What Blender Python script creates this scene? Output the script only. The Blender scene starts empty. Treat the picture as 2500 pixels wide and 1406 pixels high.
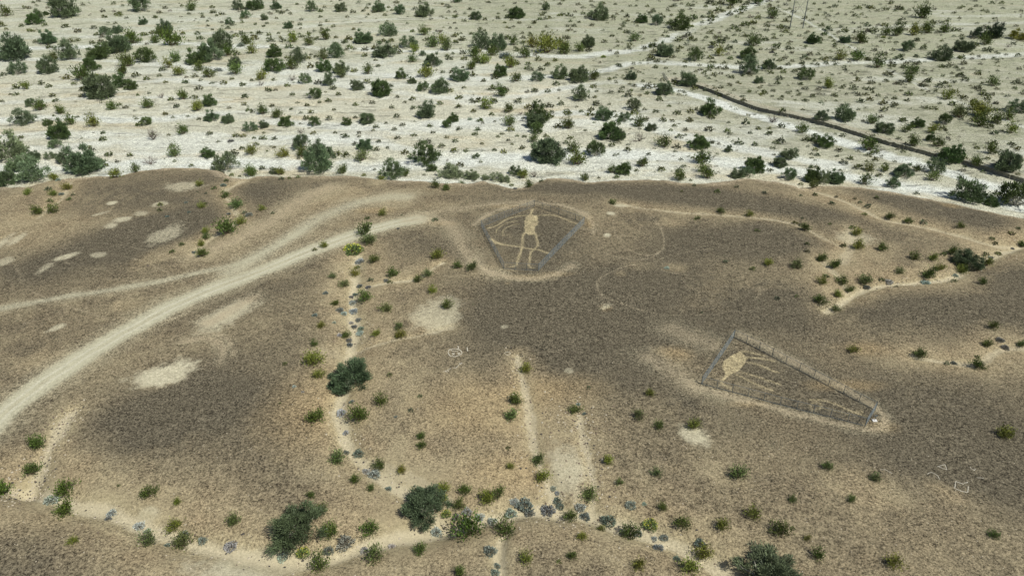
import bpy, math, random
import numpy as np
from mathutils import Vector
R = math.radians
rng = np.random.default_rng(7); random.seed(7)
scene = bpy.context.scene
C = scene.collection

# ---------------------------------------------------------------- camera
W0, H0, F0, PITCH, CAMZ = 2500.0, 1406.0, 1800.0, R(30.5), 90.0
cam = bpy.data.cameras.new('camera'); camo = bpy.data.objects.new('camera', cam); C.objects.link(camo)
cam.sensor_width = 36.0; cam.lens = 36.0 * F0 / W0; cam.clip_start = .5; cam.clip_end = 12000
camo.location = (0, 0, CAMZ); camo.rotation_euler = (R(90) - PITCH, 0, 0)
scene.camera = camo
# ---------------------------------------------------------------- sky, sun, exposure
SUN_EL = R(54); SX, SY = .785, -.619
w = bpy.data.worlds.new('World'); scene.world = w; w.use_nodes = True
nt = w.node_tree; bg = nt.nodes['Background']
sky = nt.nodes.new('ShaderNodeTexSky'); sky.sky_type = 'NISHITA'; sky.sun_disc = False
sky.sun_elevation = SUN_EL; sky.sun_rotation = math.atan2(SX, SY); sky.dust_density = 1.5
nt.links.new(sky.outputs[0], bg.inputs[0]); bg.inputs[1].default_value = .075
sl = bpy.data.lights.new('sun', 'SUN'); sl.energy = 4.4; sl.angle = R(.5); sl.color = (1, .965, .89)
so = bpy.data.objects.new('sun', sl); C.objects.link(so)
so.rotation_euler = Vector((SX*math.cos(SUN_EL), SY*math.cos(SUN_EL), math.sin(SUN_EL))).to_track_quat('Z', 'Y').to_euler()
so.location = (60, -50, 140)
scene.view_settings.view_transform = 'Standard'; scene.view_settings.look = 'None'
scene.view_settings.exposure = 0; scene.view_settings.gamma = 1
# Each entry is x,y,w: where the plant's lower edge meets the ground and how wide it looks (photo pixels); placed on the terrain below.
TREES = """132,9,34 85,62,40 96,48,28 160,46,66 113,38,14 345,30,56 351,62,22 405,85,40 258,87,32 288,83,28 120,109,40 171,149,54
244,147,56 288,131,64 356,155,56 485,158,56 36,150,80 46,184,44 118,182,48 223,175,42 296,217,50 322,221,30 248,244,78 77,262,28
582,26,28 622,26,42 600,45,24 646,51,20 674,24,26 762,30,31 832,31,30 925,31,32 977,37,32 561,61,22 704,71,24 950,90,46 540,123,60
515,153,58 730,156,44 671,178,56 670,142,38 821,144,43 941,143,58 890,109,46 998,119,44 792,178,40 834,181,38 805,212,35 873,223,34
931,238,52 770,244,42 980,195,30 575,164,32 746,206,30 512,262,36 1038,43,42 1118,8,22 1162,50,30 1262,47,42 1333,27,24 1463,51,50
1436,118,36 1176,120,46 1214,126,46 1056,164,42 1032,138,20 1124,201,48 1222,190,34 1313,200,38 1366,195,42 1410,203,48 1034,224,30
1074,230,46 1006,206,22 1418,248,46 1042,291,46 1567,58,30 1603,64,32 1658,74,56 1624,141,40 1696,151,38 1824,146,40 1876,172,33
1827,184,50 1679,213,42 1620,234,42 1545,271,38 1733,286,50 1985,109,34 1966,198,40 1852,205,24 1541,196,26 2384,95,36 2424,96,44
2062,107,30 2214,127,36 2296,150,54 2353,128,46 2484,278,50 2062,300,50 2005,297,36 62,308,58 118,308,26 148,343,56 138,364,34
20,395,90 84,394,34 123,390,26 160,400,42 211,428,88 85,450,86 50,420,60 15,457,60 358,308,32 518,298,36 556,303,30 612,323,34
645,315,26 698,312,38 769,310,32 848,308,24 896,304,42 738,368,46 776,427,72 785,395,60 552,421,60 510,388,36 890,370,42 962,441,60
670,426,24 1106,300,28 1092,314,28 1312,300,56 1310,315,44 1311,328,32 1475,298,44 1490,346,60 1042,407,74 1054,420,28 1338,404,86
1453,386,52 1258,430,32 1505,345,40 1524,300,30 1590,322,30 1704,366,50 1778,374,22 1925,391,44 1903,410,36 1925,443,42 1800,437,36
1838,424,50 1822,434,36 1523,428,44 1984,447,44 1992,350,34 2158,329,50 2240,313,32 2304,306,34 2272,347,26 2318,395,56 2280,426,44
2012,363,40 2203,435,44 2178,461,40 2362,497,80 2455,421,62 2477,512,100 2415,505,44 2040,452,44 2008,451,40
860,962,122 727,1340,145 1035,1285,124 1868,1455,172 2360,660,76"""
PALE = "1100,437,60 1152,440,40 1212,443,36 1232,447,30 1185,441,22 2486,100,46"
DEAD = """278,32,16 396,242,24 714,200,26 638,211,24 1072,84,22 2460,117,20 374,346,46 369,407,52 736,328,26 1306,437,34 1272,282,18
1560,350,44 1886,303,40 361,653,15 15,330,20"""
CREO = """17,41,26 5,67,18 73,79,14 53,67,14 16,74,10 160,69,17 229,72,15 191,81,18 255,45,14 290,40,17 236,88,14 249,93,13 296,71,10
320,89,16 352,89,17 374,85,17 394,91,22 446,86,14 483,86,17 489,98,18 468,28,22 444,17,10 404,23,13 389,34,13 379,46,12 311,98,19
325,109,32 380,107,22 429,102,21 418,114,38 123,120,18 131,152,22 224,109,16 249,107,18 172,105,18 88,106,14 312,165,33 398,175,17
412,168,24 429,153,24 488,175,22 436,186,24 332,190,21 302,183,26 264,196,21 203,199,36 162,195,20 10,187,17 102,207,16 120,215,16
39,219,20 64,220,22 25,233,9 40,234,15 129,238,16 136,250,16 202,223,17 99,272,26 148,280,22 274,270,22 291,260,15 307,266,14
362,266,26 418,247,16 448,245,22 478,242,14 432,265,17 484,273,24 453,205,16 405,204,12 359,197,17 390,188,13 486,221,20 476,190,16
35,276,11 404,282,14 519,21,12 520,34,15 529,41,9 678,32,12 725,13,9 783,31,14 783,44,10 862,33,14 885,30,8 913,33,12 949,21,9
957,28,10 591,58,10 507,54,8 508,66,9 519,75,8 556,72,13 644,67,10 652,60,10 732,63,14 782,65,10 814,68,12 799,78,15 864,75,11
590,86,15 575,92,18 633,86,16 614,83,8 656,89,14 680,84,9 708,88,11 731,86,9 755,85,12 738,93,12 758,96,10 623,99,21 602,110,23
661,104,20 685,95,11 691,104,18 717,105,22 774,99,15 795,99,22 820,95,12 851,100,20 842,108,18 755,113,25 668,117,18 707,119,19
820,112,18 853,122,20 892,125,17 916,122,20 936,104,15 957,104,16 966,122,18 976,133,19 616,133,24 557,138,24 578,136,20 790,128,18
890,140,16 700,144,12 753,146,16 772,142,14 790,147,22 774,157,10 917,150,10 576,183,28 509,191,24 712,171,25 758,167,19 834,192,24
865,178,17 899,183,24 923,165,12 566,196,12 547,207,18 615,199,11 639,197,26 593,211,17 702,213,16 657,225,18 673,223,11 814,220,18
778,208,20 897,205,18 954,214,14 714,235,14 598,241,19 827,234,14 780,253,11 802,251,16 750,261,14 909,255,14 970,240,12 596,259,14
664,262,13 711,270,11 759,279,16 816,271,10 956,266,14 868,260,15 608,273,15 616,277,12 642,281,23 1434,45,16 1090,48,7 1109,45,12
1111,32,9 1147,26,12 1184,51,13 1216,48,14 1240,47,18 1217,36,8 1323,40,16 1341,47,12 1318,51,14 1368,41,15 1390,42,18 1424,37,13
1497,45,13 1472,12,12 1080,13,9 1194,9,10 1110,59,9 1232,58,9 1268,59,12 1392,55,10 1414,57,9 1007,80,12 1047,75,12 1172,74,12
1183,77,8 1238,70,9 1245,71,8 1254,68,9 1293,70,10 1401,67,13 1385,78,10 1114,72,8 1099,71,9 1035,88,24 1049,100,18 1081,109,24
1109,92,15 1128,101,19 1113,107,15 1151,86,12 1058,117,27 1207,104,18 1240,98,20 1278,96,13 1276,108,13 1294,89,14 1254,112,22
1299,118,28 1333,112,24 1340,98,13 1334,133,46 1262,126,17 1284,124,10 1365,106,18 1381,97,18 1374,124,24 1380,134,26 1357,116,11
1414,128,22 1437,128,18 1475,106,15 1494,91,13 1091,125,25 1012,129,22 1130,134,18 1106,134,10 1158,140,24 1167,131,20 1201,138,26
1282,143,26 1097,148,18 1134,148,17 1164,156,23 1183,158,24 1260,160,20 1246,168,26 1290,160,15 1314,150,19 1337,163,17 1356,151,14
1007,154,22 1037,174,17 1041,191,32 1081,180,12 1153,172,24 1153,188,19 1104,180,16 1208,195,18 1321,174,18 1288,171,17 1262,201,22
1181,201,14 1451,197,26 1358,210,19 1488,197,12 1098,226,18 1201,222,22 1233,226,20 1305,227,18 1337,227,14 1365,223,9 1450,216,17
1492,229,14 1457,226,10 1452,241,12 1224,238,26 1122,244,21 1007,247,17 1155,253,16 1170,251,20 1208,253,21 1264,253,19 1270,244,10
1318,251,11 1458,259,21 1075,257,16 1120,265,17 1370,258,18 1187,268,30 1242,276,23 1290,268,21 1311,265,15 1341,264,22 1156,276,16
1384,278,19 1442,273,18 1419,275,12 1009,268,15 1553,17,8 1580,18,10 1593,29,8 1638,19,8 1690,17,13 1733,12,22 1723,19,11 1757,13,22
1786,16,30 1803,9,18 1820,14,17 1813,28,20 1848,12,24 1754,30,20 1780,23,14 1782,39,18 1736,34,13 1736,46,20 1736,53,17 1693,49,22
1851,48,18 1886,48,27 1916,55,16 1886,27,16 1619,45,12 1531,44,15 1524,60,12 1514,74,11 1529,82,15 1645,78,22 1838,62,20 1818,65,21
1793,73,17 1802,79,14 1732,84,16 1793,89,10 1871,77,13 1905,72,19 1918,82,16 1549,103,24 1680,91,19 1687,102,21 1655,103,20 1618,90,9
1630,93,11 1746,94,12 1774,98,16 1794,106,14 1838,115,30 1741,114,22 1760,107,22 1781,123,20 1889,96,12 1870,101,16 1592,118,20
1596,131,18 1608,117,15 1573,121,14 1660,121,18 1653,129,15 1590,148,21 1604,154,17 1754,139,23 1734,145,16 1783,147,14 1896,118,18
1802,158,15 1733,169,18 1770,171,17 1600,168,14 1626,169,10 1512,165,15 1743,188,18 1721,178,11 1760,183,12 1881,182,16 1905,171,11
1912,180,16 1940,178,15 1960,173,17 1962,145,18 1924,161,14 1934,152,11 1959,157,15 1933,132,12 1977,137,16 1903,197,19 1897,207,15
1802,208,15 1953,209,14 1887,225,12 1862,235,17 1866,227,12 1758,232,12 1812,239,11 1815,249,15 1580,218,22 1534,238,19 1580,232,14
1609,248,19 1521,216,10 1696,220,18 1649,209,17 1721,224,11 1634,262,11 1601,277,15 1653,282,20 1685,277,19 1829,227,10 1909,239,10
1949,235,12 1984,239,15 1911,276,20 2159,66,17 2118,66,16 2006,66,15 2192,62,14 2274,62,19 2252,47,32 2193,26,22 2163,27,15 2128,24,16
2096,24,15 2100,108,24 2012,88,16 2020,77,21 2132,81,22 2107,86,18 2062,80,20 2162,89,24 2190,90,28 2230,88,25 2260,83,26 2304,82,23
2328,77,15 2238,102,15 2405,111,27 2380,115,18 2411,128,22 2134,127,15 2160,137,16 2254,123,18 2086,134,19 2093,150,26 2118,149,17
2017,150,17 2050,149,24 2193,148,22 2016,157,13 2142,168,32 2178,163,20 2206,168,18 2240,158,16 2298,167,15 2348,146,18 2353,159,17
2227,184,26 2171,187,22 2344,188,18 2387,184,17 2218,203,24 2198,208,19 2094,200,17 2126,207,18 2020,218,24 2083,221,20 2121,222,17
2264,202,17 2252,213,20 2294,215,21 2355,199,17 2386,220,19 2480,206,20 2422,212,24 2036,236,16 2097,236,18 2218,235,20 2330,231,21
2311,245,25 2401,235,18 2354,243,18 2101,252,18 2123,248,17 2184,244,14 2157,258,21 2323,259,19 2184,260,17 2215,249,13 2376,252,18
2410,245,17 2159,274,21 2338,280,24 2375,270,24 2396,283,26 2281,269,17 2264,268,15 2425,273,16 174,307,24 230,312,28 52,340,15
26,339,12 43,361,23 60,374,20 252,328,13 251,345,19 223,373,21 220,363,12 267,383,20 317,384,16 287,398,12 257,408,17 332,423,22
284,437,26 340,310,19 422,289,9 448,329,23 419,361,15 427,385,28 467,408,13 356,414,12 486,294,12 133,443,20 118,466,17 165,466,22
69,477,18 131,480,20 179,478,10 168,490,14 123,494,15 93,526,25 130,522,28 488,457,18 392,504,16 389,517,15 493,509,18 483,471,6
678,290,24 513,331,16 575,336,18 594,337,16 620,340,10 643,343,19 670,343,15 625,357,15 591,366,15 614,379,25 573,381,22 669,363,10
694,386,25 739,384,24 652,371,7 766,329,15 748,294,18 805,294,17 818,327,10 844,338,20 877,328,12 877,336,9 822,382,22 844,384,20
786,362,15 918,370,18 866,357,16 925,349,13 971,342,17 970,289,18 983,309,14 963,320,14 867,290,12 919,314,15 884,396,29 990,378,20
946,364,10 838,427,25 809,377,14 686,429,18 889,431,12 992,432,20 931,441,18 614,433,26 566,431,13 543,425,12 585,433,8 641,416,18
553,445,13 523,464,15 551,486,22 578,511,32 641,516,18 666,524,11 597,522,13 934,529,20 688,440,14 727,436,12 707,438,10 503,475,9
502,500,10 980,527,6 1277,438,22 1245,310,27 1246,322,22 1172,299,16 1201,283,15 1050,312,15 1122,319,15 1166,321,15 1011,335,15
1057,327,12 1091,339,12 1044,352,18 1078,361,18 1112,349,16 1109,373,19 1138,372,14 1160,332,16 1216,337,12 1241,345,10 1250,355,9
1177,354,10 1207,370,12 1229,376,17 1163,388,22 1125,409,22 1274,366,13 1303,350,23 1280,337,12 1333,336,14 1382,353,15 1391,341,16
1362,314,20 1386,317,28 1342,291,20 1346,278,14 1387,283,18 1440,285,22 1398,374,28 1410,406,38 1494,425,22 1429,443,20 1494,358,18
1064,462,22 1062,452,14 1090,467,18 1084,447,14 1128,451,20 1291,460,22 1249,456,12 1322,446,12 1495,501,18 1462,437,9 1549,281,21
1737,291,21 1573,297,18 1559,312,24 1617,299,19 1683,299,20 1647,311,13 1674,321,14 1638,321,10 1730,322,20 1775,325,18 1821,304,22
1852,318,13 1878,331,18 1879,317,12 1831,328,12 1909,314,20 1958,327,26 1658,339,18 1531,370,18 1622,362,30 1652,364,21 1803,355,22
1736,352,16 1843,357,16 1906,350,22 1968,346,20 1990,370,15 1995,382,14 1713,403,36 1568,410,24 1614,419,20 1659,421,17 1714,423,23
1726,439,30 1658,443,26 1504,288,14 1505,437,16 1686,443,9 1695,456,11 1664,470,9 1751,472,16 1798,460,13 1867,475,14 1955,454,13
1984,462,26 1990,480,15 1955,480,9 1758,522,18 1830,531,20 2214,325,24 2204,299,20 2276,326,24 2341,290,30 2390,287,36 2392,312,34
2416,315,18 2430,303,28 2460,295,25 2374,298,18 2427,330,20 2468,328,26 2128,305,26 2302,320,20 2227,359,25 2291,360,24 2057,335,15
2048,371,18 2120,371,36 2119,383,18 2136,377,20 2074,390,15 2059,402,20 2044,384,10 2137,394,16 2096,414,22 2122,420,22 2160,421,20
2147,432,16 2238,420,18 2276,444,26 2355,389,16 2382,403,24 2410,391,15 2418,378,25 2384,365,14 2423,355,21 2469,356,18 2483,368,15
2110,454,32 2238,476,15 2140,487,14 2031,501,16 2119,507,16 2100,497,11 2088,487,9 2110,527,14 2172,536,20 2042,483,8 504,586,20
502,572,18 494,630,27 493,603,18 444,601,15 420,619,15 555,577,46 588,551,26 897,537,14 1062,542,17 892,577,38 903,600,34 768,614,14
792,607,20 914,644,25 874,658,16 868,678,25 813,681,18 905,689,16 842,703,23 959,679,28 952,693,14 1044,679,25 1021,691,21
1068,636,32 1117,658,22 1154,663,28 892,741,34 820,748,19 945,764,27 1092,758,29 1056,719,24 785,802,20 974,806,22 845,828,24
920,823,22 978,829,27 768,848,20 764,897,42 696,893,15 777,926,27 951,920,15 931,994,36 1026,971,13 1004,1007,16 771,1037,43
876,1034,44 1028,1073,20 1031,1096,22 684,986,7 825,1136,37 1284,912,28 1258,992,36 1248,1029,34 1241,1098,14 1404,1014,31
1437,949,10 1587,970,22 1558,1025,28 1610,1050,25 1693,1052,30 1315,1137,33 2083,864,25 2424,806,26 2409,848,21 2493,848,20
2244,876,29 2311,892,15 2385,903,31 2385,874,13 2452,1071,36 1703,538,16 1941,549,16 1955,552,12 1964,566,22 1849,567,15 1959,535,9
1971,600,14 1969,618,15 1771,643,14 1837,661,16 1875,651,21 1945,658,26 1897,733,16 1945,726,11 1999,744,29 1713,765,8 2215,547,18
2254,547,16 2344,559,20 2470,574,17 2422,586,13 2431,598,14 2485,561,12 2027,549,10 2081,560,17 2090,577,25 2058,605,17 2094,610,28
2152,614,23 2006,642,25 2038,658,28 2017,679,15 2007,696,23 2056,698,28 2111,698,31 2152,688,17 2196,670,20 2232,636,24 2278,638,22
2294,663,24 2267,683,32 2302,625,17 2326,625,28 2328,690,16 2346,669,26 2408,652,24 2405,626,17 2437,624,17 2493,605,20 2074,716,22
2044,728,22 2188,702,9 2398,696,19 2038,762,20 91,1100,39 81,1163,37 5,1217,50 161,1217,50 163,1263,46 181,1328,22 290,1188,10
363,1219,36 434,1233,19 365,1336,42 428,1297,34 449,1342,47 572,1286,32 928,1150,30 868,1183,26 907,1201,20 981,1157,22 760,1218,20
786,1255,28 805,1315,40 906,1309,40 782,1400,50 916,1375,48 1027,1357,32 1083,1210,31 1135,1210,32 1189,1234,38 1217,1219,35
1121,1248,32 1148,1320,66 1232,1318,54 1324,1180,35 1245,1147,18 1483,1136,26 1512,1186,20 1440,1225,40 1393,1274,31 1468,1298,20
1421,1320,24 1396,1367,24 1284,1380,36 1365,1376,14 1122,1410,28 1603,1166,26 1801,1175,40 1617,1248,22 1537,1320,44 1665,1294,40
1762,1298,34 1839,1271,36 1905,1312,42 1935,1295,14 1934,1227,19 2019,1149,27 1971,1321,18 1995,1370,34 1716,1371,43 1561,1392,32
1683,1406,47 2136,1177,27 2079,1227,20 2427,1316,25 2180,1391,42"""
GREY = """588,115,18 533,176,20 1233,144,28 1735,119,14 149,477,14 454,497,10 461,520,9 142,442,12 563,348,15 545,456,16 608,529,20
558,525,11 1147,294,12 1258,463,10 473,619,11 408,531,10 972,560,8 880,645,26 942,688,13 879,702,14 900,705,14 867,724,16 795,719,14
861,745,21 857,729,13 829,762,20 839,770,17 864,767,24 769,773,14 876,785,15 816,790,10 857,792,13 865,802,16 882,808,18 880,819,20
829,822,14 851,836,18 853,847,17 835,1016,27 859,984,13 845,1061,16 845,1110,17 876,1115,28 739,959,8 718,946,10 966,1020,9
1427,1013,11 1412,990,11 2441,835,20 2328,890,15 2453,853,20 1628,657,13 2115,706,18 2170,693,20 2260,696,22 2332,676,14 2418,632,14
2471,609,10 125,1234,38 275,1258,24 264,1272,18 342,1293,30 360,1303,19 408,1336,16 451,1311,24 496,1326,24 565,1344,33 893,1157,20
914,1169,32 948,1199,18 690,1368,27 802,1352,27 842,1338,44 891,1352,24 957,1340,18 1064,1309,30 1140,1257,26 1141,1277,22
1171,1270,26 1115,1268,22 1202,1281,25 1196,1357,35 1212,1388,20 1208,1408,26 1540,1241,27 1573,1233,11 1352,1197,16 1361,1207,13
1361,1229,22 1369,1242,21 1417,1247,28 1280,1246,42 1256,1232,24 1247,1262,30 1292,1262,27 1336,1258,38 1428,1270,27 1487,1283,38
1558,1310,22 1598,1319,15 1622,1318,22 1607,1347,27 1709,1333,26 1652,1371,20"""
YELL = "862,622,46 741,1360,33 1082,1222,24 1090,1262,24 1589,1292,36 236,187,11 1473,142,12 1689,67,10 2156,94,10"
RIM = [(-900,470),(-300,462),(0,455),(60,455),(130,436),(200,430),(290,427),(330,416),(370,410),(480,408),(520,415),(560,432),(600,437),(625,428),(650,427),(740,430),
 (850,428),(920,435),(960,440),(1030,440),(1100,445),(1140,447),(1180,441),(1215,450),(1250,461),(1300,449),(1335,432),(1400,437),(1430,443),(1500,437),
 (1580,437),(1700,445),(1780,440),(1830,435),(1900,444),(1960,458),(2010,452),(2060,453),(2150,463),(2230,475),(2320,492),(2420,515),(2500,530),(2700,575),(3300,720)]
GULLY = [ # points, depth, flank width, sand width, sand strength
 ([(875,625),(862,680),(858,740),(866,800),(858,850),(850,900),(840,960),(828,1000),(838,1060),(858,1105),(900,1145),(955,1180),(1010,1215),(1080,1265)],1.5,7,.9,.9),
 ([(60,1180),(110,1205),(170,1232),(280,1258),(350,1285),(430,1312),(520,1340),(600,1362),(700,1378),(800,1362),(880,1335),(960,1312),(1060,1290),(1150,1272),(1230,1252),(1290,1243),(1350,1248),(1430,1262),(1500,1278),(1570,1302),(1640,1332),(1720,1372),(1790,1412),(1900,1480)],2.0,8,1.0,.85),
 ([(-300,1290),(-100,1215),(0,1185),(60,1180)],1.8,7,.8,.6),
 ([(172,1010),(140,1060),(112,1115),(85,1150),(60,1180)],.7,3.5,.8,.6),
 ([(1262,870),(1280,940),(1290,1020),(1298,1090),(1320,1150),(1350,1210),(1365,1248)],.7,4,.5,.55),
 ([(1415,1010),(1412,1050),(1440,1120),(1455,1190),(1440,1255)],.5,3,.4,.5),
 ([(2700,520),(2500,592),(2430,625),(2370,650),(2330,680),(2250,688),(2170,692),(2100,705),(2060,735),(2020,760)],1.4,8,.7,.8),
 ([(2010,640),(2060,690),(2080,715)],.6,5,.8,.35),([(2080,560),(2085,600),(2060,640)],.4,6,1.,.3),
 ([(1990,462),(2060,490),(2110,512),(2160,535),(2250,550),(2340,572),(2420,600),(2500,592)],1.0,6,.6,.4),
 ([(1500,497),(1640,520),(1760,525),(1850,533),(1960,552),(2010,580),(2060,605)],.4,4,.4,.3),
 ([(480,620),(500,590),(540,565),(585,540),(575,510),(555,485),(545,465),(590,440)],.8,5,.6,.45),
 ([(868,705),(930,690),(1010,682),(1050,655),(1080,640)],.5,3.5,.35,.6),
 ([(95,530),(135,500),(160,475),(175,440)],.6,5,.5,.4),
 ([(1240,1290),(1218,1330),(1216,1360),(1226,1410),(1230,1470)],.8,1.8,.4,.6),
 ([(2230,870),(2320,885),(2390,895),(2430,850),(2520,850)],.5,5,.6,.4),
 ([(760,855),(850,862)],.2,2.5,.8,.1),([(868,850),(950,830),(1010,822),(1100,800)],.35,2.5,.3,.35),
 ([(880,1110),(980,1150),(1040,1185),(1100,1215)],.2,2,.5,.35)]
ROADS = [ # points, half width m, strength
 ([(-250,1250),(-100,1110),(0,1018),(60,967),(120,928),(200,876),(300,814),(408,756),(480,722),(600,676),(700,636),(800,598),(870,575),(950,551),(1020,537)],2.9,1.0),
 ([(-200,790),(0,757),(100,739),(200,724),(300,707),(400,687),(500,665),(600,638),(680,600),(750,560)],1.6,.62),
 ([(560,665),(680,600),(740,560),(800,525),(870,495),(940,482),(990,480)],3.2,.6),
 ([(480,625),(580,585),(650,550),(710,510),(760,475),(810,457)],3.0,.42),
 ([(990,540),(1080,534),(1110,560),(1130,600),(1150,635),(1200,668)],2.2,.4),
 ([(1150,635),(1200,668),(1280,680),(1350,672),(1395,652)],1.2,.5),
 ([(1155,548),(1200,517),(1260,500),(1320,494),(1380,503),(1430,522),(1452,548),(1448,572)],.8,.5),
 ([(1000,530),(1100,512),(1200,500),(1300,490)],1.5,.3),
 ([(1690,935),(1740,955),(1850,985),(2000,1024),(2110,1052),(2165,1042),(2165,1010),(2100,965),(2000,915),(1900,862),(1810,815)],1.0,.5),
 ([(1580,870),(1640,905),(1700,945)],2.6,.3),([(1640,800),(1690,820),(1740,840)],2.6,.3),
 ([(440,835),(490,822),(530,835),(548,860),(538,885)],1.0,.4),([(470,812),(530,815),(570,840),(575,870)],.5,.3),
 ([(505,788),(560,760),(620,725)],1.8,.55),([(0,1275),(80,1220)],.5,.0)]
BLOBS = [ # x,y,rx,ry,tilt deg, darkness change (+ dark pavement, - pale soil)
 (330,470,190,38,-8,.5),(360,560,230,45,-15,.45),(200,640,260,45,-10,.35),(620,462,75,22,-10,.3),(700,680,150,50,-25,.35),(440,975,260,80,-15,.36),(640,1060,220,100,0,.28),
 (350,1030,220,60,-10,.3),(60,1370,160,80,0,.35),(1300,455,140,14,0,.45),(1150,480,110,14,0,.3),(1560,470,180,22,0,.35),(1800,490,230,22,5,.4),(2270,515,180,28,12,.5),
 (1450,720,270,70,0,.5),(1240,800,150,90,0,.45),(1480,850,220,70,0,.4),(1700,620,180,50,0,.3),(1880,590,170,40,0,.3),(2200,760,300,45,3,.5),(2460,680,90,50,0,.5),
 (2360,1040,190,120,10,.5),(1960,780,230,50,0,.35),(1950,940,160,60,20,.45),(1300,570,120,55,0,.5),(1700,1010,160,60,10,.35),(2200,560,130,28,10,.35),(1000,590,110,35,0,.4),
 (2200,1090,250,60,5,.4),(80,560,120,60,0,-.35),(20,520,60,60,0,-.3),(700,540,150,30,-25,-.3),(450,455,45,10,0,-.7),(350,520,60,10,-10,-.3),(273,496,10,3.5,0,-1.1),(390,498,16,5,0,-.8),
 (238,523,16,3,-15,-.7),(300,535,18,6,-10,-.9),(272,551,12,6,0,-.8),(345,522,18,5,0,-.6),(155,628,22,7,-15,-1),(240,622,16,5,0,-.6),(405,570,30,22,-20,-.6),(395,618,50,22,-20,-.55),
 (42,585,12,10,-60,-.7),(10,640,14,8,0,-.7),(110,655,12,14,0,-.6),(5,595,10,16,0,-.7),(140,804,18,7,-20,-.9),(100,880,40,20,-10,-.35),(310,745,26,10,0,-.4),
 (410,908,62,27,-8,-1.25),(395,925,35,16,-10,-.5),(560,765,60,24,-30,-.9),(1065,770,58,40,-20,-.75),(1040,790,36,16,0,-.4),(1385,1150,50,60,-10,-.85),(1340,1100,60,40,0,-.35),(590,1375,110,42,0,-1.2),(1000,1240,160,70,0,-.3),
 (1693,1062,34,24,0,-1.0),(1512,500,22,6,0,-1),(1492,522,10,4,0,-1.1),(1482,575,9,5,0,-1.1),(1640,545,34,9,0,-.55),(1560,650,30,10,0,-.25),(1650,655,26,8,0,-.5),(1515,670,14,8,0,-.4),
 (2085,580,46,16,0,-.6),(2060,690,70,26,0,-.45),(2200,670,120,20,0,-.3),(2100,620,80,25,0,-.3),(2310,1200,30,16,20,-.5),(2110,1190,60,36,10,-.45),(1478,747,18,8,-20,-.6),(1388,903,12,7,0,-.7),
 (1232,797,10,5,0,-.6),(1255,1040,24,12,0,-.5),(1640,870,50,20,20,-.4),(1300,680,60,6,0,-.4),(800,480,80,24,-15,-.5),(940,485,60,12,0,-.4),(60,1160,50,20,0,-.4),(300,1240,160,30,0,-.3),
 (1590,1000,60,40,0,-.15),(2150,800,120,22,0,-.3),(2280,870,120,22,0,-.3),(2440,840,60,40,0,-.3),(2330,600,90,30,0,-.25),(1880,745,60,9,0,-.15),(1395,1012,22,8,0,-.5),(360,1245,26,10,0,-.6),
 (800,1060,120,80,0,-.15),(880,900,80,90,0,-.25),(2060,500,110,18,10,-.35),(1200,660,60,16,0,-.4),(1240,690,8,3,0,-.5)]
ORANGE = [(1060,545,50,6),(1250,505,60,5),(1440,545,14,16),(1360,668,40,7),(2150,1040,40,14),(1830,985,40,8),(1480,750,16,9),(1650,860,40,18),(2060,940,80,12),(1290,675,60,6),(910,515,50,8),(2320,500,20,5),(1340,950,120,40),(1180,1000,150,80),(760,1000,120,90),(2110,850,60,16),(1250,1150,120,50)]
CHAN = [ # pale channels of the wash, half width m
 ([(-400,130),(0,120),(250,112),(420,102),(560,112),(700,115),(860,120),(1000,127),(1100,122),(1250,130),(1400,140),(1480,130),(1560,122),(1640,95),(1700,62),(1790,30),(1850,8),(1900,-10)],5,.9),
 ([(-400,160),(0,150),(100,142),(380,152),(520,172),(650,162),(700,182),(800,172),(1000,190),(1300,190),(1460,180),(1540,150),(1700,157),(1850,167),(2060,152),(2240,148),(2500,132),(2800,110)],4.5,.85),
 ([(-400,220),(0,215),(300,202),(420,192),(560,212),(760,195),(900,217),(1050,235),(1250,240),(1420,205),(1520,200)],4,.7),
 ([(-400,300),(0,292),(150,285),(300,292),(420,290),(560,268),(700,300),(900,312),(1100,297),(1300,285),(1450,270),(1540,292),(1640,330),(1760,352),(1900,378),(2050,402)],4.5,.85),
 ([(-300,400),(120,415),(250,402),(500,400),(660,397),(850,405),(1000,400),(1150,385),(1300,385),(1400,375),(1560,378),(1700,385),(1900,412),(2050,425),(2200,450),(2350,475),(2500,505)],5.5,.95),
 ([(1560,208),(1640,215),(1720,237),(1800,267),(1950,312),(2050,342),(2130,367),(2260,400),(2380,438),(2500,478),(2700,540)],4.2,1.1),
 ([(640,335),(800,332),(1000,362),(1150,400)],3,.6),([(0,250),(200,240),(400,235),(560,245)],2.5,.5),([(2030,415),(2150,440),(2300,470)],4,.6),
 ([(1850,5),(1930,30),(2010,75),(2090,122),(2150,160),(2250,213),(2350,250),(2440,285),(2520,318)],1.3,.55),([(2000,72),(2200,64),(2500,55)],4,.35),([(200,90),(600,80),(1000,40),(1300,50)],4,.35)]
BANK = [(1640,200),(1720,217),(1800,250),(1870,275),(2000,302),(2090,328),(2150,350),(2290,385),(2390,410),(2500,445),(2700,505)]
FIG1 = (1130,470,7.137)
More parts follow.
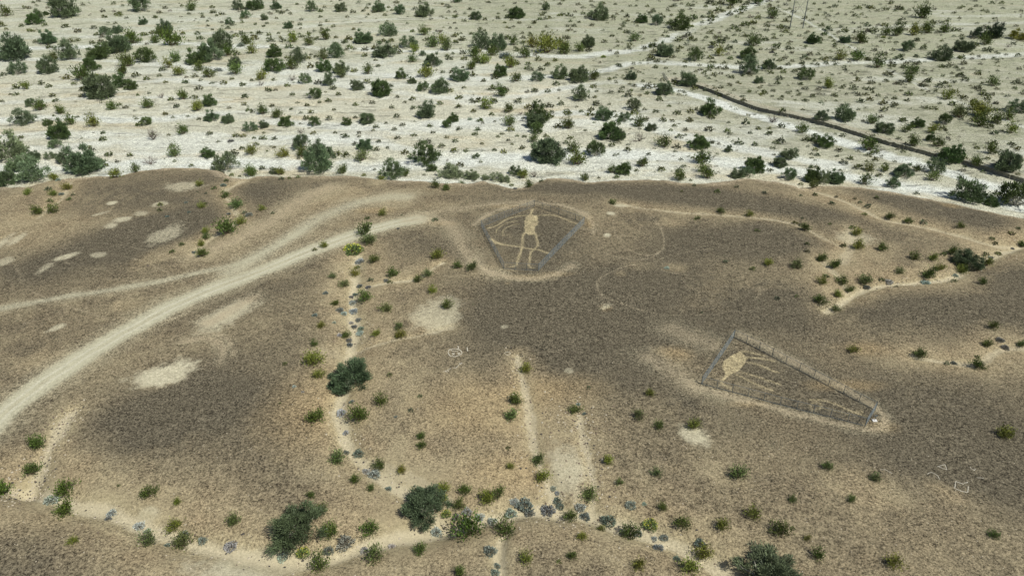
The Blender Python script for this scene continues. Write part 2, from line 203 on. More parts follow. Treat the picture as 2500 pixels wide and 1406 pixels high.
FIG1_LINES = [([(1220,290),(1205,330),(1180,385)],.35),([(1090,402),(980,410),(840,440),(730,480),(640,550),(540,595),(430,615)],.22),([(1290,402),(1550,395),(1650,420),(1800,480),(1900,530),(1990,555)],.2),
 ([(1080,700),(1035,770),(1045,830),(1035,930),(1020,1010),(985,1100),(950,1200),(930,1275),(830,1290)],.3),([(1275,735),(1280,800),(1310,870),(1300,950),(1220,1000),(1170,1060),(1165,1200),(1140,1290),(1230,1312)],.28),
 ([(480,790),(560,860),(680,895),(860,930),(1000,945),(1150,980),(1300,990),(1450,1050),(1510,1062)],.28),([(480,800),(560,860),(680,900)],.6),([(970,550),(850,570),(740,620),(690,680),(700,750)],.1),([(960,490),(800,520),(660,580),(590,640),(580,700)],.1)]
FIG1_POLY = [(1100,410),(1180,385),(1290,410),(1320,440),(1300,560),(1250,610),(1270,730),(1160,740),(1090,700),(1070,620),(1070,500),(1090,440)]
FIG2 = (1680,790,2.912)
FIG2_LINES = [([(365,205),(400,195),(450,210),(540,230)],.22),([(410,240),(500,245),(610,270)],.25),([(420,275),(500,290),(580,330),(640,350)],.22),([(370,345),(470,370),(560,405),(650,430)],.22),
 ([(340,360),(420,400),(500,440),(600,475)],.24),([(245,400),(222,420),(300,462)],.25),([(860,545),(950,545),(1060,580),(1140,625),(1260,665)],.2),
 ([(910,558),(945,575),(940,605),(905,620),(870,605),(868,575),(910,558)],.12),([(1215,622),(1240,635),(1225,655),(1195,648),(1190,632),(1215,622)],.1),([(930,600),(1050,625),(1150,655)],.12)]
FIG2_POLY = [(270,250),(330,215),(370,200),(420,245),(400,290),(350,340),(290,370),(260,400),(240,400),(265,360),(245,310),(250,270)]
FENCE1 = [(320,600),(715,1330),(1315,1365),(2112,540),(1245,240)]
FENCE2 = [(95,430),(1257,728),(1328,613),(325,95)]
def parse(s): return [tuple(float(v) for v in t.split(',')) for t in s.split()]
# ---------------------------------------------------------------- photo pixel -> ground
cP, sP = math.cos(PITCH), math.sin(PITCH)
def ray(px, py):
    a = (px - W0/2)/F0; b = (H0/2 - py)/F0
    return np.array([a, cP + b*sP, -sP + b*cP])
def at(px, py, z=0.0):
    d = ray(px, py); t = (z - CAMZ)/min(d[2], -.02)
    return d[0]*t, d[1]*t
def poly(pts, z=0.0): return np.array([at(x, y, z) for x, y in pts])
ZW = -6.0
# ---------------------------------------------------------------- noise
def vnoise(x, y, s, seed):
    g = np.random.default_rng(seed).random((257, 257)); g[-1] = g[0]; g[:, -1] = g[:, 0]
    x = x/s + 91.3; y = y/s + 47.7
    xi = np.floor(x).astype(int); yi = np.floor(y).astype(int); fx = x-xi; fy = y-yi; xi %= 256; yi %= 256
    fx = fx*fx*(3-2*fx); fy = fy*fy*(3-2*fy)
    a = g[yi, xi]*(1-fx)+g[yi, xi+1]*fx; b = g[yi+1, xi]*(1-fx)+g[yi+1, xi+1]*fx
    return (a*(1-fy)+b*fy)*2-1
def fbm(x, y, s, seed, n=4, g=.55):
    t = 0; a = 1; k = 0
    for i in range(n): t = t+a*vnoise(x+13.1*i, y-7.3*i, s, seed+i); k += a; a *= g; s *= .5
    return t/k
def sst(a, b, v):
    t = np.clip((v-a)/(b-a), 0, 1); return t*t*(3-2*t)
# ---------------------------------------------------------------- ground grid
def axis(a, b, step, gl, gr, lim0, lim1, mx=1e9):
    v = list(np.arange(a, b, step)); s = step
    while v[-1] < lim1: s = min(s*gr, mx) if v[-1] < 660 else s*1.25; v.append(v[-1]+s)
    s = step; L = []
    p = a
    while p > lim0: s = min(s*gl, mx) if p > -430 else s*1.25; p -= s; L.append(p)
    return np.array(L[::-1]+v)
xs = axis(-160, 165, .3, 1.02, 1.02, -4000, 4000, .9)
ys = axis(60, 214, .26, 1.25, 1.008, -500, 6000, 1.7)
X, Y = np.meshgrid(xs, ys); NY, NX = X.shape
def dist_poly(pts, rad):
    """distance to a polyline, only evaluated within rad"""
    D = np.full(X.shape, 1e3)
    for (ax, ay), (bx, by) in zip(pts[:-1], pts[1:]):
        i0, i1 = np.searchsorted(xs, [min(ax, bx)-rad, max(ax, bx)+rad]); j0, j1 = np.searchsorted(ys, [min(ay, by)-rad, max(ay, by)+rad])
        if i0 >= i1 or j0 >= j1: continue
        sx = WX[j0:j1, i0:i1]; sy = WY[j0:j1, i0:i1]
        l2 = (bx-ax)**2+(by-ay)**2+1e-9
        t = np.clip(((sx-ax)*(bx-ax)+(sy-ay)*(by-ay))/l2, 0, 1)
        d = np.hypot(sx-ax-t*(bx-ax), sy-ay-t*(by-ay))
        D[j0:j1, i0:i1] = np.minimum(D[j0:j1, i0:i1], d)
    return D
def smooth(p, n=3):
    for _ in range(n-1):
        q = [p[0]]
        for a, b in zip(p[:-1], p[1:]): q += [a*.75+b*.25, a*.25+b*.75]
        q.append(p[-1]); p = np.array(q)
    return p
# lookups are warped a little so that no edge is ruler-straight
WX = X + fbm(X, Y, 9, 11, 4)*.8; WY = Y + fbm(X, Y, 9, 21, 4)*.8
rimw = poly(RIM); o = np.argsort(rimw[:, 0]); rimw = rimw[o]
RIMY = np.interp(X, rimw[:, 0], rimw[:, 1]) + fbm(X, Y, 7, 31, 3)*1.5 + fbm(X, Y, 2.5, 33, 3)*.7
dr = Y - RIMY
low = sst(-.5, 10.5, dr)
mesa = 1-sst(-.3, 1.2, dr)
Z = ZW*low - .5*sst(-9, 1, dr)*(1-low)
Z += fbm(X, Y, 42, 41, 3)*.8*mesa*sst(235, 150, Y) + fbm(X, Y, 11, 51, 3)*.12
GD = []
for pts, dep, fw, sw, ss in GULLY:
    D = dist_poly(smooth(poly(pts, -.5*dep)), 30); GD.append(D)
    e = fw*.55
    Z -= dep*mesa*(.65*np.exp(-(D/e)**2)+.35*np.exp(-(D/(sw*1.6+.4))**2))
# the wash
CD = [dist_poly(smooth(poly(p, ZW)), 40) for p, hw, s in CHAN]
wash = sst(3, 9, dr)
for D, (p, hw, s) in zip(CD, CHAN): Z -= wash*.35*s*np.exp(-(D/(hw*1.3))**4)
Z += wash*(fbm(X, Y, 26, 61, 4)*.55)
bankw = smooth(poly(BANK, ZW)); bd = dist_poly(bankw, 14)
ob = np.argsort(bankw[:, 0]); ybank = np.interp(X, bankw[ob, 0], bankw[ob, 1])
side = np.where((X > bankw[ob[0], 0]-2) & (X < 190), 1.0, 0)
sgn = np.where(Y > ybank, 1, -1)*bd
Z += side*wash*np.where(sgn < 0, -.25*np.exp(-((sgn)/9)**2), 1.25*np.exp(-np.clip(sgn/22, 0, 9)**2)*sst(0, .55, sgn)*np.where(bd < 900, 1, 0))
def zat(x, y):
    i = int(np.clip(np.searchsorted(xs, x)-1, 0, NX-2)); j = int(np.clip(np.searchsorted(ys, y)-1, 0, NY-2))
    fx = (x-xs[i])/(xs[i+1]-xs[i]); fy = (y-ys[j])/(ys[j+1]-ys[j])
    return float((Z[j, i]*(1-fx)+Z[j, i+1]*fx)*(1-fy)+(Z[j+1, i]*(1-fx)+Z[j+1, i+1]*fx)*fy)
def rim_px(px): return np.interp(px, [p[0] for p in RIM], [p[1] for p in RIM])
def ground(px, py):
    """first point of the terrain seen along the ray through a photo pixel"""
    d = ray(px, py); d2 = min(d[2], -.02)
    z = ZW if py < rim_px(px) else 0.0
    t0 = (z+4-CAMZ)/d2; t1 = (z-4.5-CAMZ)/d2
    if z < -1:                                    # a point in the wash hidden by the rim is put on the wash floor
        for _ in range(14): t = (z-CAMZ)/d2; z = .5*z+.5*zat(d[0]*t, d[1]*t)
        return d[0]*t, d[1]*t, zat(d[0]*t, d[1]*t)
    n = 60; prev = t0
    for k in range(n+1):
        t = t0+(t1-t0)*k/n
        if CAMZ+d2*t < zat(d[0]*t, d[1]*t): break
        prev = t
    for _ in range(10):
        m = (prev+t)/2
        if CAMZ+d2*m < zat(d[0]*m, d[1]*m): t = m
        else: prev = m
    return d[0]*t, d[1]*t, zat(d[0]*t, d[1]*t)
# ---------------------------------------------------------------- ground colour (soil and stone, plus shade painted along the cut bank)
def mixc(c, new, f):
    f = np.clip(f, 0, 1)[..., None]; return c*(1-f)+np.array(new)*f
def ell(px, py, rx, ry, tilt, z):
    x, y = at(px, py, z); s = F0/math.hypot(x, y, CAMZ-z); th = (CAMZ-z)/math.hypot(x, y, CAMZ-z)
    a = math.radians(tilt)
    ux, uy = math.cos(a)*rx/s, -math.sin(a)*rx/(s*th); vx, vy = math.sin(a)*ry/s, math.cos(a)*ry/(s*th)
    det = ux*vy-uy*vx
    m = max(abs(ux), abs(uy), abs(vx), abs(vy))*2.6
    i0, i1 = np.searchsorted(xs, [x-m, x+m]); j0, j1 = np.searchsorted(ys, [y-m, y+m])
    dx = X[j0:j1, i0:i1]-x; dy = Y[j0:j1, i0:i1]-y
    p = (dx*vy-dy*vx)/det; q = (-dx*uy+dy*ux)/det
    return (slice(j0, j1), slice(i0, i1)), np.sqrt(p*p+q*q)
n1 = fbm(X, Y, 30, 71, 5); n2 = fbm(X, Y, 6, 81, 4, .65); n3 = fbm(X, Y, 1.6, 91, 3, .7)
D = .50 + .10*sst(-20, 90, X)*sst(235, 190, Y) + n1*.42 + n2*.3 + n3*.22
P = np.zeros(X.shape)
for px, py, rx, ry, tilt, v in BLOBS:
    sl_, r = ell(px, py, rx, ry, tilt, 0)
    rr = r + .5*n2[sl_] + .4*n3[sl_]
    if v <= -.6: P[sl_] = np.maximum(P[sl_], -v*(1-sst(.5, 1.25, rr)))
    else: D[sl_] += v*(1-sst(.35, 1.7, rr))
for G, (pts, dep, fw, sw, ss) in zip(GD, GULLY): D -= .75*min(1, dep+.2)*np.exp(-(G/(fw*.95))**2)
c = np.zeros(X.shape+(3,))+np.array((.305, .258, .158))
c = mixc(c, (.245, .196, .118), .5+n2*.9)
c = mixc(c, (.108, .094, .064), np.clip(D, 0, 1)**1.1)
grain = np.clip(.75+.35*D+.3*n2, .3, 1.3)
for px, py, rx, ry in ORANGE:
    sl_, r = ell(px, py, rx, ry, 0, 0); f = .5*(1-sst(.2, 1.5, r+.4*n2[sl_]))
    c[sl_] = mixc(c[sl_], (.37, .27, .135), f*.65)
c = mixc(c, (.48, .445, .31), P*(.8+.25*n3)); grain *= 1-.55*np.clip(P, 0, 1)
for G, (pts, dep, fw, sw, ss) in zip(GD, GULLY):
    g = G + n2*.7 + n3*.3
    f = ss*(1-sst(sw*.55, sw*1.5+.3, g)); c = mixc(c, (.54, .485, .345), f); grain *= 1-.6*f
    f = .5*ss*(1-sst(sw, sw*3.4+.8, g)); c = mixc(c, (.40, .35, .21), f)
# faint tyre tracks that curve over the dark pavement
for k, (px, py, rx, ry) in enumerate([(1560, 560, 60, 60), (1750, 640, 150, 30), (1650, 700, 200, 60), (480, 850, 80, 40), (1520, 560, 100, 70), (300, 640, 160, 30), (250, 690, 240, 50)]):
    sl_, r = ell(px, py, rx, ry, -6+3*k, 0); f = .26*np.exp(-((r-1+.2*n1[sl_])/.018)**2)*sst(-.25, .25, n1[sl_]+.5*n2[sl_])
    c[sl_] = mixc(c[sl_], (.42, .36, .24), f)
for pts, hw, s in ROADS:
    if s == 0: continue
    Rd = dist_poly(smooth(poly(pts)), 14)
    e = Rd + (n2*.9+n3*.5)*(1.35-s)
    f = s*(1-sst(hw*(.6 if s > .9 else .05), hw*1.35, e)); f2 = .42*s*(1-sst(hw, hw*2.6, e+n2*.8))
    c = mixc(c, (.33, .30, .20), f2); c = mixc(c, (.425, .405, .285) if s > .55 else (.40, .335, .22), f); grain *= 1-.75*np.clip(f, 0, 1)
    if s > .9:
        tr = np.exp(-((Rd-.95)/.32)**2); c = mixc(c, (.52, .50, .38), .7*tr*f); c = mixc(c, (.33, .30, .20), .35*f*np.exp(-(Rd/.45)**2)*sst(-.3, .4, n2))
# the two ancient figures: gravel scraped away down to the pale soil
def fig(org, lines, body, lk):
    global c, grain
    cv = lambda p: [(org[0]+a/org[2], org[1]+b/org[2]) for a, b in p]
    z = zat(*at(*cv(body)[0]))
    m = np.zeros(X.shape)
    for p, hw in lines:
        Dl = dist_poly(smooth(poly(cv(p), z)), 4)+n3*.12
        m = np.maximum(m, (1-sst(hw*.35, hw*.75+.3, Dl))*lk*min(1, .45+hw))
    q = poly(cv(body), z); inside = np.zeros(X.shape, bool)
    i0, i1 = np.searchsorted(xs, [q[:, 0].min()-1, q[:, 0].max()+1]); j0, j1 = np.searchsorted(ys, [q[:, 1].min()-1, q[:, 1].max()+1])
    px, py = X[j0:j1, i0:i1]+n3[j0:j1, i0:i1]*.3, Y[j0:j1, i0:i1]; ins = np.zeros(px.shape, bool)
    for (ax, ay), (bx, by) in zip(q, np.roll(q, -1, 0)):
        cnd = ((ay > py) != (by > py)); ins ^= cnd & (px < (bx-ax)*(py-ay)/(by-ay+1e-12)+ax)
    m[j0:j1, i0:i1] = np.maximum(m[j0:j1, i0:i1], ins*.85)
    c = mixc(c, (.42, .355, .205), m*(.85+.35*n3)); grain = grain*(1-.35*np.clip(m, 0, 1))
save = (WX, WY); WX, WY = X, Y
fig(FIG1, FIG1_LINES, FIG1_POLY, 1.0); fig(FIG2, FIG2_LINES, FIG2_POLY, .85)
WX, WY = save
# mesa slope down to the wash
c = mixc(c, (.34, .285, .19), .8*sst(-2.5, .5, dr+n2*2)*(1-wash))
# the wash floor
wc = np.zeros(X.shape+(3,))+np.array((.455, .45, .345))
m1 = fbm(X*.32, Y, 17, 101, 5, .6); m2 = fbm(X*.55, Y, 4.5, 111, 4, .65)
wc = mixc(wc, (.54, .555, .475), sst(-.10, .35, m1+.35*m2)*.85)
wc = mixc(wc, (.44, .385, .25), sst(.1, .6, fbm(X*.5, Y, 12, 121, 4))*.6)
farR = sst(-.3, .4, (X-60)/200+(Y-300)/420+n1*.35)*sst(215, 300, Y+np.clip(X-60, -200, 60)*.3)
wc = mixc(wc, (.262, .268, .185), farR*(.8+.9*m2+.4*n3)*(1-.45*sst(.05, .4, m1)))
wc = mixc(wc, (.31, .325, .22), sst(320, 450, Y)*(.45+.7*m2))
for Dc, (p, hw, s) in zip(CD, CHAN):
    e = Dc + m2*hw*.7+n2*.6
    wc = mixc(wc, (.56, .585, .52), s*.9*(1-sst(hw*.4, hw*1.3, e))*(1-.75*sst(0, .5, n1+m2*.5)*(s < 1)))
wc = mixc(wc, (.095, .092, .075), side*(np.abs(sgn-.25+n3*.35) < .45)*.9)  # overhang shade of the cut bank, painted in as a dark line
wc = mixc(wc, (.36, .33, .24), side*sst(.5, 1.2, sgn)*(1-sst(2, 6, sgn))*.7)
m3 = fbm(X*.22, Y, 2.2, 131, 3, .7); k = .13*m2+.10*n3-.5*sst(.15, .6, m3)*sst(-.5, .5, m2-m1*.6+.2); wc = wc*(1+k[..., None])
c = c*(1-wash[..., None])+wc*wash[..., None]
grain = grain*(1-wash)+wash*.8
c = np.clip(c, .02, .8)

me = bpy.data.meshes.new('ground')
me.vertices.add(NX*NY); me.vertices.foreach_set('co', np.stack([X, Y, Z], -1).astype(np.float32).ravel())
idx = (np.arange(NY-1)[:, None]*NX+np.arange(NX-1)[None, :]).ravel()
quads = np.stack([idx, idx+1, idx+NX+1, idx+NX], -1).astype(np.int32)
nf = len(quads); me.loops.add(nf*4); me.loops.foreach_set('vertex_index', quads.ravel())
me.polygons.add(nf); me.polygons.foreach_set('loop_start', np.arange(0, nf*4, 4, dtype=np.int32))
me.polygons.foreach_set('use_smooth', np.ones(nf, bool)); me.update(calc_edges=True)
ca = me.color_attributes.new('soil', 'FLOAT_COLOR', 'POINT')
ca.data.foreach_set('color', np.concatenate([c, grain[..., None]], -1).astype(np.float32).ravel())

# ---------------------------------------------------------------- materials
class NB:
    def __init__(s, name):
        s.m = bpy.data.materials.new(name); s.m.use_nodes = True; s.t = s.m.node_tree; s.b = s.t.nodes['Principled BSDF']
        s.b.inputs['Roughness'].default_value = .9; s.b.inputs['Specular IOR Level'].default_value = .15
    def n(s, ty, **k):
        o = s.t.nodes.new(ty)
        for a, v in k.items(): setattr(o, a, v)
        return o
    def l(s, a, b): s.t.links.new(a, b)
    def math(s, op, a, b=None, c=None):
        o = s.n('ShaderNodeMath', operation=op)
        for i, v in enumerate((a, b, c)):
            if v is None: continue
            if isinstance(v, (int, float)): o.inputs[i].default_value = v
            else: s.l(v, o.inputs[i])
        return o.outputs[0]
    def noise(s, vec, scale, det=2, rough=.6):
        o = s.n('ShaderNodeTexNoise'); o.inputs['Scale'].default_value = scale; o.inputs['Detail'].default_value = det
        o.inputs['Roughness'].default_value = rough; s.l(vec, o.inputs['Vector']); return o.outputs[0]
def ground_mat():
    b = NB('desert_ground'); at_ = b.n('ShaderNodeAttribute', attribute_name='soil'); tc = b.n('ShaderNodeTexCoord').outputs['Object']
    a = b.noise(tc, 2.6, 4, .8); d = b.noise(tc, 7, 2, .7); e = b.noise(tc, .7, 3, .65)
    v = b.n('ShaderNodeTexVoronoi'); v.inputs['Scale'].default_value = 3.2; b.l(tc, v.inputs['Vector'])
    sep = b.n('ShaderNodeSeparateColor'); b.l(v.outputs['Color'], sep.inputs[0])
    peb = b.math('MULTIPLY', b.math('SUBTRACT', sep.outputs[0], .5), .5)
    bright = b.math('MULTIPLY', b.math('GREATER_THAN', sep.outputs[1], .93), b.math('LESS_THAN', v.outputs['Distance'], .28))
    s = b.math('MULTIPLY', b.math('SUBTRACT', a, .5), 5.2)
    s = b.math('ADD', s, b.math('MULTIPLY', b.math('SUBTRACT', d, .5), 3.2))
    s = b.math('ADD', s, b.math('MULTIPLY', b.math('SUBTRACT', e, .5), 1.1))
    s = b.math('ADD', s, peb); s = b.math('ADD', s, b.math('MULTIPLY', bright, .7))
    s = b.math('MULTIPLY', s, at_.outputs['Alpha'])
    fac = b.math('MAXIMUM', b.math('ADD', 1.0, s), .16)
    vm = b.n('ShaderNodeVectorMath', operation='SCALE'); b.l(at_.outputs['Color'], vm.inputs[0]); b.l(fac, vm.inputs['Scale'])
    b.l(vm.outputs[0], b.b.inputs['Base Color'])
    bu = b.n('ShaderNodeBump'); bu.inputs['Distance'].default_value = .12; bu.inputs['Strength'].default_value = .8
    b.l(b.math('ADD', a, b.math('MULTIPLY', d, .5)), bu.inputs['Height']); b.l(bu.outputs[0], b.b.inputs['Normal'])
    b.b.inputs['Roughness'].default_value = .95; b.b.inputs['Specular IOR Level'].default_value = .08
    return b.m
def leaf_mat(name, src='object', mul=(1, 1, 1)):
    b = NB(name)
    col = b.n('ShaderNodeObjectInfo').outputs['Color'] if src == 'object' else b.n('ShaderNodeAttribute', attribute_name='tint').outputs['Color']
    sh = b.n('ShaderNodeAttribute', attribute_name='tone').outputs['Fac']
    tc = b.n('ShaderNodeTexCoord').outputs['Object']; nz = b.noise(tc, 2.3, 3)
    f = b.math('ADD', b.math('MULTIPLY', sh, 1.35), b.math('ADD', -.08, b.math('MULTIPLY', nz, .9)))
    vm = b.n('ShaderNodeVectorMath', operation='SCALE'); b.l(col, vm.inputs[0]); b.l(f, vm.inputs['Scale'])
    v2 = b.n('ShaderNodeVectorMath', operation='MULTIPLY'); b.l(vm.outputs[0], v2.inputs[0]); v2.inputs[1].default_value = mul
    b.l(v2.outputs[0], b.b.inputs['Base Color']); b.b.inputs['Roughness'].default_value = .6; b.b.inputs['Specular IOR Level'].default_value = .3
    return b.m
def plain(name, col, rough=.85, metal=0, sc=8, amp=.5):
    b = NB(name); tc = b.n('ShaderNodeTexCoord').outputs['Object']
    f = b.math('ADD', 1-amp/2, b.math('MULTIPLY', b.noise(tc, sc, 4), amp))
    vm = b.n('ShaderNodeVectorMath', operation='SCALE'); vm.inputs[0].default_value = col; b.l(f, vm.inputs['Scale'])
    b.l(vm.outputs[0], b.b.inputs['Base Color']); b.b.inputs['Roughness'].default_value = rough; b.b.inputs['Metallic'].default_value = metal
    return b.m
M_GROUND = ground_mat()
M_LEAF = leaf_mat('leaves'); M_LEAFS = leaf_mat('scrub_leaves', 'tint')
M_BARK = plain('pale_bark', (.36, .35, .29)); M_TWIG = plain('twigs', (.13, .10, .07)); M_DEADW = plain('dead_wood', (.15, .13, .11))
M_FLOWER = plain('yellow_flowers', (.50, .50, .06)); M_GALV = plain('galvanised_steel', (.15, .18, .19), .5, .4, 3, .3)
M_STONE = plain('pale_stones', (.50, .47, .38)); M_DARKROCK = plain('black_rock', (.015, .016, .018)); M_POLE = plain('pole_steel', (.13, .15, .155), .6, .3, 1, .3)
M_CONC = plain('white_concrete', (.7, .69, .65))
me.materials.append(M_GROUND)
g_ob = bpy.data.objects.new('ground', me); C.objects.link(g_ob); g_ob['kind'] = 'structure'

# ---------------------------------------------------------------- mesh helpers
class MB:
    def __init__(s): s.v = []; s.f = []; s.mi = []; s.t = []; s.nv = 0
    def add(s, v, f, m=0, tone=.5):
        v = np.asarray(v, float); f = np.asarray(f, int)+s.nv
        s.v.append(v); s.f.append(f); s.mi.append(np.full(len(f), m)); s.nv += len(v)
        s.t.append(np.broadcast_to(np.asarray(tone, float), (len(v),)))
    def mesh(s, name, mats, smooth_=False, tint=None):
        m = bpy.data.meshes.new(name)
        m.from_pydata(np.concatenate(s.v).tolist(), [], [r for f in s.f for r in f.tolist()])
        for x in mats: m.materials.append(x)
        m.polygons.foreach_set('material_index', np.concatenate(s.mi).astype(np.int32))
        if smooth_: m.polygons.foreach_set('use_smooth', np.ones(len(m.polygons), bool))
        a = m.attributes.new('tone', 'FLOAT', 'POINT'); a.data.foreach_set('value', np.concatenate(s.t).astype(np.float32))
        if tint is not None:
            a = m.color_attributes.new('tint', 'FLOAT_COLOR', 'POINT'); a.data.foreach_set('color', np.asarray(tint, np.float32).ravel())
        m.update(); return m
def leaves(mb, P_, Dv, L, Wd, m=0, tone=None):
    P_ = np.asarray(P_); n = len(P_)
    Dv = Dv/np.linalg.norm(Dv, axis=1, keepdims=True)
    s = np.cross(Dv, rng.normal(size=(n, 3))); s /= np.linalg.norm(s, axis=1, keepdims=True)
    L = np.broadcast_to(L, (n,))[:, None]*rng.uniform(.6, 1.35, (n, 1)); Wd = np.broadcast_to(Wd, (n,))[:, None]
    a = P_; b = P_+Dv*L*.5+s*Wd; cc = P_+Dv*L; d = P_+Dv*L*.5-s*Wd
    v = np.stack([a, b, cc, d], 1).reshape(-1, 3); f = np.arange(4*n).reshape(n, 4)
    if tone is None: tone = rng.uniform(0, 1, n)
    mb.add(v, f, m, np.repeat(tone, 4))
def tube(mb, pts, radii, sides=5, m=0, tone=.5):
    pts = np.asarray(pts, float); n = len(pts); vs = []
    for i in range(n):
        d = pts[min(i+1, n-1)]-pts[max(i-1, 0)]; d = d/(np.linalg.norm(d)+1e-9)
        u = np.cross(d, (0, 0, 1) if abs(d[2]) < .9 else (1, 0, 0)); u /= np.linalg.norm(u); v = np.cross(d, u)
        for k in range(sides):
            a = 2*math.pi*k/sides; vs.append(pts[i]+(u*math.cos(a)+v*math.sin(a))*radii[i])
    f = [(i*sides+k, i*sides+(k+1) % sides, (i+1)*sides+(k+1) % sides, (i+1)*sides+k) for i in range(n-1) for k in range(sides)]
    mb.add(vs, f, m, tone)
    if sides > 3: mb.add(vs[-sides:], [tuple(range(sides))], m, tone) if False else None
def box(mb, c0, sx, sy, sz, m=0):
    x, y, z = c0; v = [(x+a*sx/2, y+b*sy/2, z+cc*sz) for cc in (0, 1) for a, b in ((-1, -1), (1, -1), (1, 1), (-1, 1))]
    mb.add(v, [(0, 3, 2, 1), (4, 5, 6, 7), (0, 1, 5, 4), (1, 2, 6, 5), (2, 3, 7, 6), (3, 0, 4, 7)], m)
def obj(name, mesh, parent=None, color=None):
    o = bpy.data.objects.new(name, mesh); C.objects.link(o)
    if parent: o.parent = parent
    if color: o.color = (*color, 1)
    return o
def tag(o, label, cat, group=None):
    o['label'] = label; o['category'] = cat
    if group: o['group'] = group
    return o
# ---------------------------------------------------------------- plant prototypes (crown radius 1)
def creosote(seed, lean):
    r = random.Random(seed); fo = MB(); st = MB(); P_ = []; Dv = []
    ns = r.randint(17, 24)
    lop = r.uniform(0, 6.28)
    for i in range(ns):
        az = i*2.4+r.uniform(-.4, .4); el = r.uniform(.25, 1.45); L = r.uniform(.62, 1.12)*(1+.22*math.cos(az-lop))
        d = np.array([math.cos(az)*math.cos(el), math.sin(az)*math.cos(el), math.sin(el)*1.08])
        p0 = np.array([math.cos(az)*.08, math.sin(az)*.08, 0]); mid = p0+d*L*.5+np.array([0, 0, -.05]); tip = p0+d*L+np.array([0, 0, .08])
        tube(st, [p0, mid, tip], [.03, .018, .006], 3)
        for k in range(34):
            t = r.uniform(.34, 1.06)**.8; base = p0*(1-t)+tip*t; sp = .13+.12*t
            P_.append(base+np.array([r.gauss(0, sp), r.gauss(0, sp), r.gauss(0, sp*.8)])); Dv.append(d+np.array([r.gauss(0, .45), r.gauss(0, .45), r.gauss(.3, .4)]))
    P_ = np.array(P_); P_[:, 2] = np.abs(P_[:, 2])+.02
    leaves(fo, P_, np.array(Dv), .2, .05)
    return fo, st
def brittle(seed):
    r = np.random.default_rng(seed); fo = MB(); st = MB(); n = 620
    az = r.uniform(0, 6.283, n); z = r.uniform(0, 1, n); q = np.sqrt(1-z*z); d = np.stack([q*np.cos(az), q*np.sin(az), z], 1)
    rad = r.uniform(.55, 1, n)*(1+.13*np.sin(3*az+seed)); P_ = d*rad[:, None]*np.array([1, 1, .72])
    leaves(fo, P_-d*.1, d+r.normal(0, .35, (n, 3)), .24, .06)
    for i in range(9):
        a = i*.7; tube(st, [(0, 0, 0), (math.cos(a)*.35, math.sin(a)*.35, .35), (math.cos(a)*.6, math.sin(a)*.6, .5)], [.03, .02, .008], 3)
    return fo, st
def tree(seed, dens=1.0, squash=1.0, ll=.135, lw=.021):
    r = random.Random(seed); g = np.random.default_rng(seed); fo = MB(); tr = MB()
    cl = []; n = int(40*squash)+10
    lob = [(r.uniform(0, 6.28), r.uniform(.0, .35)) for _ in range(3)]
    for i in range(n):
        az = r.uniform(0, 6.28); z = r.uniform(0, 1)**.85 if r.random() < .8 else r.uniform(0, .3); q = math.sqrt(max(0, 1-z*z*.92))
        rad = r.uniform(.35, .86)*(1+sum(a*math.cos(az-p) for p, a in lob)*.35)
        cl.append((np.array([q*math.cos(az)*rad, q*math.sin(az)*rad, .12+z*rad*1.02]), r.uniform(.15, .27)))
    for k in range(6):
        az = k*1.05+r.uniform(-.3, .3); e = r.uniform(.5, 1.2)
        a = np.array([math.cos(az)*.05, math.sin(az)*.05, 0]); b = a+np.array([math.cos(az)*math.cos(e), math.sin(az)*math.cos(e), math.sin(e)])*.4
        tube(tr, [a-np.array([0, 0, .05]), (a+b)/2+np.array([0, 0, -.03]), b], [.055, .042, .03], 5)
        for c_, rr in sorted(cl, key=lambda t: np.linalg.norm(t[0]-b))[:7]:
            m = (b+c_)/2+np.array([r.gauss(0, .05), r.gauss(0, .05), -.04])
            tube(tr, [b, m, c_*1.06], [.022, .014, .005], 3)
    for c_, rr in cl:
        k = int(88*dens*(rr/.2)); o = g.normal(0, 1, (k, 3)); o /= np.linalg.norm(o, axis=1, keepdims=True)
        o *= (g.uniform(.15, 1, (k, 1)))*rr*np.array([1, 1, .8]); p = c_+o; p[:, 2] = np.abs(p[:, 2])+.01
        d = o/rr*.8+c_*.9+np.array([0, 0, .35])+g.normal(0, .35, (k, 3))
        leaves(fo, p, d, ll, lw, 0, np.clip(g.uniform(0, 1, k)*.7+r.uniform(0, .35), 0, 1))
    return fo, tr
def dead(seed):
    r = random.Random(seed); b = MB()
    def grow(p, d, L, w, lev):
        q = p+d*L; m = (p+q)/2+np.array([r.gauss(0, L*.12), r.gauss(0, L*.12), r.gauss(0, L*.08)])
        tube(b, [p, m, q], [w, w*.8, w*.5], 4)
        if lev:
            for _ in range(r.randint(2, 4)):
                nd = d+np.array([r.gauss(0, .55), r.gauss(0, .55), r.gauss(.12, .4)]); nd /= np.linalg.norm(nd)
                grow(q if r.random() < .6 else m, nd, L*r.uniform(.5, .8), w*.5, lev-1)
    for k in range(8):
        az = k*.8+r.uniform(-.3, .3); e = r.uniform(.2, 1.3)
        grow(np.array([0., 0, -.03]), np.array([math.cos(az)*math.cos(e), math.sin(az)*math.cos(e), math.sin(e)]), r.uniform(.35, .55), .035, 3)
    return b
def flowers(seed, spread):
    g = np.random.default_rng(seed); n = 120; az = g.uniform(0, 6.28, n) if spread else g.uniform(-.9, 1.2, n); z = g.uniform(.35, 1, n); q = np.sqrt(1-z*z)
    d = np.stack([q*np.cos(az), q*np.sin(az), z*.78], 1); mb = MB(); leaves(mb, d*1.0, d+g.normal(0, .5, (n, 3)), .12, .05); return mb
protoC = []; protoT = []; protoB = []; protoD = []
